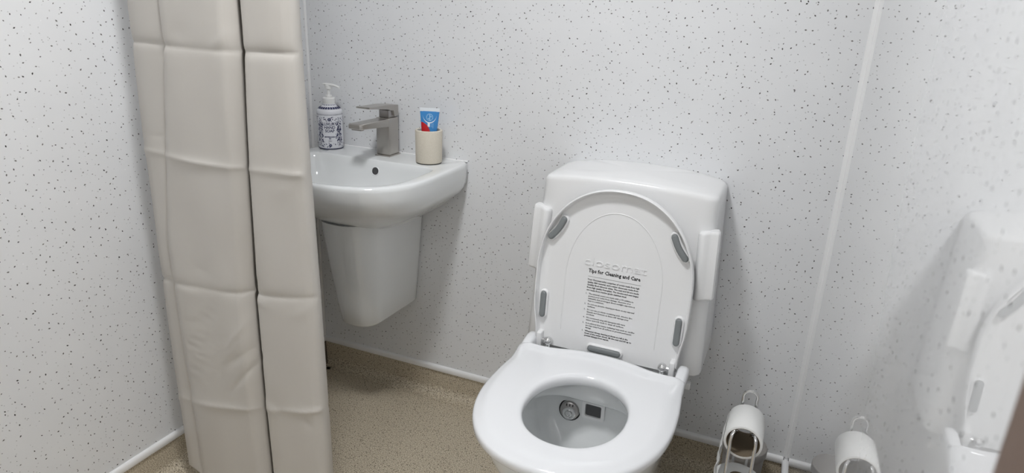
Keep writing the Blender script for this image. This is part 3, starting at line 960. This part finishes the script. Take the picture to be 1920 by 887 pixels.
    for i in range(1, 40):
        a = PI / 2 * i / 39
        rt.append((0.199 * max(0, math.cos(a)) ** (2 / 2.12), 0.21 + (LH - 0.21) * math.sin(a) ** (2 / 2.12)))
    lp = rt + [(-x, y) for x, y in rt[1:-1]][::-1]
    lc = (0.0, 0.215)
    lo = radial(lp, lc, 180, -PI / 2)
    bm = bmesh.new(); rings = []
    for d, dep in ((0.006, 0.0), (0.001, 0.003), (0.0, 0.007), (0.0, 0.026), (0.0010, 0.0285), (0.0025, 0.0294), (0.0042, 0.0286), (0.005, 0.026), (0.0058, 0.010), (0.008, 0.0078), (0.03, 0.0074), (0.10, 0.0074)):
        rg = []
        for x, y in inset(lo, lc, d):
            dd = dep if not (y < 0.012 and dep > 0.0078) else 0.0078
            rg.append(L(x, y, dd))
        rings.append(rg)
    VR = loft(bm, rings, False, False)
    fan(bm, VR[-1], L(0, 0.215, 0.0074)); fan(bm, VR[0][::-1], L(0, 0.215, 0.0))
    lid = obj('lid', bm, M['abs'], t, smooth=45)
    F = 0.0074
    # fine moulded arch
    bm = bmesh.new()
    pts = [L(0.124, 0.05 + 0.15 * i / 6, F) for i in range(6)] + [L(0.124 * math.cos(a), 0.205 + 0.175 * math.sin(a), F) for a in [PI * i / 40 for i in range(41)]] + [L(-0.124, 0.20 - 0.15 * i / 6, F) for i in range(1, 7)]
    tube(bm, pts, 0.0013, 6)
    ar = obj('moulded_arch', bm, M['abs'], t); ar.parent = lid
    # buffers: white moulding with grey rubber insert
    def buffer(p0, p1, bend):
        a, b = Vector(p0), Vector(p1); d = (b - a); n = Vector((-d.y, d.x)).normalized()
        path = [a + d * (i / 10) + n * bend * math.sin(PI * i / 10) for i in range(11)]
        def cap(w, dep, ext):
            pts2 = []
            m = len(path)
            l_, r_ = [], []
            for i, q in enumerate(path):
                tdir = (path[min(i + 1, m - 1)] - path[max(i - 1, 0)]).normalized(); nn = Vector((-tdir.y, tdir.x))
                l_.append(q + nn * w); r_.append(q - nn * w)
            e0 = []; e1 = []
            td = (path[1] - path[0]).normalized(); nn = Vector((-td.y, td.x))
            for i in range(1, 6):
                an = PI * i / 6
                e0.append(path[0] - nn * w * math.cos(an) - td * w * math.sin(an))
            td = (path[-1] - path[-2]).normalized(); nn = Vector((-td.y, td.x))
            for i in range(1, 6):
                an = PI * i / 6
                e1.append(path[-1] + nn * w * math.cos(an) + td * w * math.sin(an))
            ring2 = l_ + e1 + r_[::-1] + e0
            return [L(q.x, q.y, dep) for q in ring2]
        bm = bmesh.new()
        loft(bm, [cap(0.0128, F - 0.001, 0), cap(0.0122, F + 0.004, 0), cap(0.0112, F + 0.0075, 0), cap(0.0095, F + 0.0085, 0), cap(0.0080, F + 0.008, 0), cap(0.0078, F + 0.005, 0)], False, True)
        o = obj('buffer', bm, M['abs'], t, smooth=50); o.parent = lid
        bm = bmesh.new()
        loft(bm, [cap(0.0076, F + 0.004, 0), cap(0.0076, F + 0.011, 0), cap(0.0062, F + 0.0135, 0), cap(0.003, F + 0.0142, 0)], False, True)
        o2 = obj('rubber_insert', bm, M['rubber'], t, smooth=50); o2.parent = lid
        o2['label'] = 'grey rubber buffer'
    for s in (-1, 1):
        buffer((s * 0.139, 0.346), (s * 0.170, 0.298), 0.003 * -s)
        buffer((s * 0.176, 0.140), (s * 0.176, 0.084), 0)
    buffer((-0.036, 0.019), (0.036, 0.019), 0)
    # raised name and the printed care sheet
    bm = text_mesh('closomat', 0.047, -0.0004, 0.0022, 'CENTER', 1.02, 4)
    xs = [v.co.x for v in bm.verts]; k = 0.160 / (max(xs) - min(xs))
    for v in bm.verts:
        v.co = L(0.002 + v.co.x * k, 0.2385 + v.co.y * 0.62, F + v.co.z)
    o = obj('raised_lettering', bm, M['abs'], t, smooth=30); o.parent = lid
    bm = bmesh.new(); bx = [L(a, b, F + 0.0003) for a, b in ((-0.070, 0.050), (0.074, 0.050), (0.074, 0.236), (-0.070, 0.236))]
    bm.faces.new([bm.verts.new(p) for p in bx])
    o = obj('care_sticker', bm, M['abs'], t, smooth=0); o.parent = lid
    bm = bmesh.new()

    def put(s, size, x, y, bold=0.0, width=None):
        tm = text_mesh(s, size, bold, 0, 'LEFT', 1.0, 1)
        kx = 1.0
        if width:
            xx = [v.co.x for v in tm.verts]; kx = width / (max(xx) - min(xx))
        add_bm(bm, tm, lambda co: L(x + co.x * kx, y + co.y, F + 0.0007))
    put('Tips for Cleaning and Care', 0.0138, -0.064, 0.2195, 0.00042, 0.134)
    y = 0.1985
    for s in ('Your Closomat toilet comprises of covers made from high', 'quality ABS material, and a water closet pan made from', 'Quality fired vitreous china. The seat and lid are made', 'from high quality Duroplast. The douche and seat hinges', 'are made from marine grade stainless steel.'):
        put(s, 0.0060, -0.064, y, 0.00018, 0.134 * min(1, len(s) / 55)); y -= 0.0070
    y -= 0.0025
    items = [['The external covers are made with a UV additive to', 'protect your toilet from damage. However, it is', 'advisable that prolonged direct sunlight exposure is', 'kept to a minimum.'],
             ['Do not use abrasive cleaning products on any exposed', 'surfaces.'],
             ['Do not use products containing acid, chlorine (inc.', 'bleach) and thinners, as these will damage your', 'products.'],
             ['We recommend using mild detergents with warm', 'water and soft cloth to clean all surfaces.'],
             ['It is advised that items radiating heat such as candles', 'are kept away from all surfaces to prevent permanent', 'damage.'],
             ['Whenever strong cleaning products are left in the', 'bowl of the water closet, lift the seat and lid up to', 'prevent damages from vapour.']]
    for i, it in enumerate(items):
        put('%d.' % (i + 1), 0.0056, -0.066, y, 0.00008)
        for s in it:
            put(s, 0.0056, -0.0575, y, 0.00010 if i != 5 else 0.0002, 0.126 * len(s) / 54); y -= 0.0064
        y -= 0.0024
    ln = [L(a, b, F + 0.0007) for a, b in ((-0.064, 0.2085), (0.072, 0.2085), (0.072, 0.2091), (-0.064, 0.2091))]
    bm.faces.new([bm.verts.new(p) for p in ln])
    o = obj('printed_text', bm, M['ink'], t, smooth=0, recalc=False); o.parent = lid
    # ---- hinges
    for s in (-1, 1):
        bm = bmesh.new(); xh = TX - 0.004 + s * 0.152; yh, zh = -0.287, 0.462
        tube(bm, [(xh, yh, zh), (xh + s * 0.026, yh, zh)], 0.0062, 14)
        bmesh.ops.create_uvsphere(bm, u_segments=18, v_segments=12, radius=0.0118, matrix=Matrix.Translation((xh, yh, zh)))
        tube(bm, [(xh, yh, zh), (xh, yh + 0.002, 0.425)], 0.006, 12)
        obj('hinge', bm, M['chrome'], t)
        bm = bmesh.new(); box(bm, TX - 0.004 + s * 0.1755 - 0.007, TX - 0.004 + s * 0.1755 + 0.007, -0.298, -0.262, 0.435, 0.486, 0.004)
        obj('lid_knuckle', bm, M['abs'], t)
    # small clip on the right of the pan
    bm = bmesh.new(); box(bm, TX + 0.193, TX + 0.212, -0.20, -0.185, 0.365, 0.385, 0.003)
    obj('side_clip', bm, M['abs'], t)


make_toilet()

# ------------------------------------------------------------------ toilet roll stand, rolls and bin
RX, RY = 1.500, -0.30


def make_roll_stand():
    t = thing('toilet_roll_stand', 'chrome wire toilet roll stand between the toilet and right wall', 'roll holder', (RX, RY, 0))
    bm = bmesh.new()
    pts = [(RX + 0.055 * math.cos(a), RY + 0.055 * math.sin(a), 0.008) for a in [2 * PI * i / 36 for i in range(36)]]
    tube(bm, pts, 0.0045, 8, closed=True)
    obj('base_ring', bm, M['chrome'], t)
    zr = 0.3715
    for s in (-1, 1):                                       # front uprights ending in hooks inside the core
        x = RX + s * 0.0275
        bm = bmesh.new()
        tube(bm, [(x, RY - 0.048, 0.008), (x, RY - 0.062, 0.10), (x, RY - 0.066, 0.25), (x, RY - 0.066, zr - 0.01), (x - s * 0.001, RY - 0.064, zr + 0.003), (x - s * 0.005, RY - 0.058, zr + 0.009), (x - s * 0.010, RY - 0.05, zr + 0.006), (x - s * 0.012, RY - 0.044, zr - 0.002)], 0.0040, 10)
        obj('front_upright', bm, M['chrome'], t)
    bm = bmesh.new()                                        # rear loop
    loop = [(RX - 0.016, RY + 0.051, 0.008), (RX - 0.016, RY + 0.06, 0.05), (RX - 0.016, RY + 0.06, 0.25), (RX - 0.016, RY + 0.052, 0.39), (RX - 0.016, RY + 0.05, 0.412)] + [(RX + 0.0165 * math.cos(a), RY + 0.05, 0.418 + 0.0165 * math.sin(a)) for a in [PI - PI * i / 12 for i in range(13)]] + [(RX + 0.016, RY + 0.05, 0.412), (RX + 0.016, RY + 0.052, 0.39), (RX + 0.016, RY + 0.06, 0.25), (RX + 0.016, RY + 0.06, 0.05), (RX + 0.016, RY + 0.051, 0.008)]
    tube(bm, loop, 0.0040, 10)
    obj('rear_loop', bm, M['chrome'], t)
    # roll in use
    r = thing('toilet_roll', 'nearly used white toilet roll held on top of the wire stand', 'toilet roll', (RX, RY, 0.33), 'white toilet rolls on the wire stand')
    zc, ro, ri = 0.356, 0.0435, 0.0365
    y0, y1 = RY - 0.058, RY + 0.044

    def rg(rad, y): return [(RX + rad * math.sin(2 * PI * i / 48), y, zc + rad * math.cos(2 * PI * i / 48)) for i in range(48)]
    bm = bmesh.new(); loft(bm, [rg(ri + 0.0012, y0 + 0.002), rg(ri + 0.0012, y0), rg(ro - 0.001, y0), rg(ro, y0 + 0.001), rg(ro, y1 - 0.001), rg(ro - 0.001, y1), rg(ri + 0.0012, y1), rg(ri + 0.0012, y0 + 0.002)])
    obj('paper', bm, M['paper'], r, smooth=50)
    bm = bmesh.new(); loft(bm, [rg(ri, y0 + 0.0005), rg(ri + 0.0011, y0 + 0.0005), rg(ri + 0.0011, y1 - 0.0005), rg(ri, y1 - 0.0005), rg(ri, y0 + 0.0005)])
    obj('card_core', bm, M['card'], r, smooth=50)['label'] = 'brown cardboard core'
    bm = bmesh.new(); rows = []
    for i in range(17):
        a = -PI / 2 * 0.9 * 1.0
        z = zc + 0.006 - 0.125 * i / 16
        x = RX - ro - 0.0008 + (0.003 * math.sin(i * 0.9) if i > 2 else 0) - 0.006 * i / 16
        rows.append([(x + 0.002 * math.sin(j * 1.3 + i * 0.4) * i / 16, y0 + (y1 - y0) * j / 8, z) for j in range(9)])
    loft(bm, rows, close=False)
    o = obj('loose_sheet', bm, M['paper'], r, smooth=60)
    sm = o.modifiers.new('thickness', 'SOLIDIFY'); sm.thickness = 0.0006
    # spare roll threaded below
    q = thing('toilet_roll', 'full spare white toilet roll low on the wire stand', 'toilet roll', (RX, RY, 0.115), 'white toilet rolls on the wire stand')
    bm = bmesh.new(); z0, z1, R0, R1 = 0.122, 0.222, 0.0565, 0.020
    lathe(bm, [(R1, z0), (R0 - 0.003, z0), (R0, z0 + 0.003), (R0, z1 - 0.003), (R0 - 0.003, z1), (R1, z1), (R1, z0)], RX + 0.002, RY - 0.002, 48, False, False)
    obj('paper', bm, M['paper'], q, smooth=50)
    bm = bmesh.new(); lathe(bm, [(R1 - 0.0015, z0 + 0.001), (R1 - 0.0001, z0 + 0.001), (R1 - 0.0001, z1 - 0.0005), (R1 - 0.0015, z1 - 0.0005), (R1 - 0.0015, z0 + 0.001)], RX + 0.002, RY - 0.002, 40, False, False)
    obj('card_core', bm, M['card'], q, smooth=50)
    bm = bmesh.new(); tube(bm, [(RX + 0.002, RY - 0.002, 0.115), (RX + 0.002, RY - 0.002, 0.117)], 0.04, 24)
    tube(bm, [(RX, RY + 0.05, 0.116), (RX, RY - 0.06, 0.116)], 0.003)
    obj('shelf_disc', bm, M['chrome'], t)


make_roll_stand()


def make_bin():
    cx, cy = 1.507, -0.105
    t = thing('waste_bin', 'small round grey lidded bin behind the roll stand', 'bin', (cx, cy, 0))
    bm = bmesh.new(); lathe(bm, [(0.046, 0.001), (0.049, 0.004), (0.054, 0.165), (0.053, 0.168)], cx, cy, 48)
    obj('bucket', bm, M['bin'], t, smooth=40)
    bm = bmesh.new(); lathe(bm, [(0.0535, 0.164), (0.0575, 0.166), (0.0585, 0.170), (0.0585, 0.186), (0.0575, 0.189), (0.055, 0.190), (0.053, 0.1885), (0.051, 0.1885), (0.030, 0.193), (0.004, 0.195)], cx, cy, 48)
    obj('bin_lid', bm, M['bin'], t, smooth=30)
    return t


make_bin()
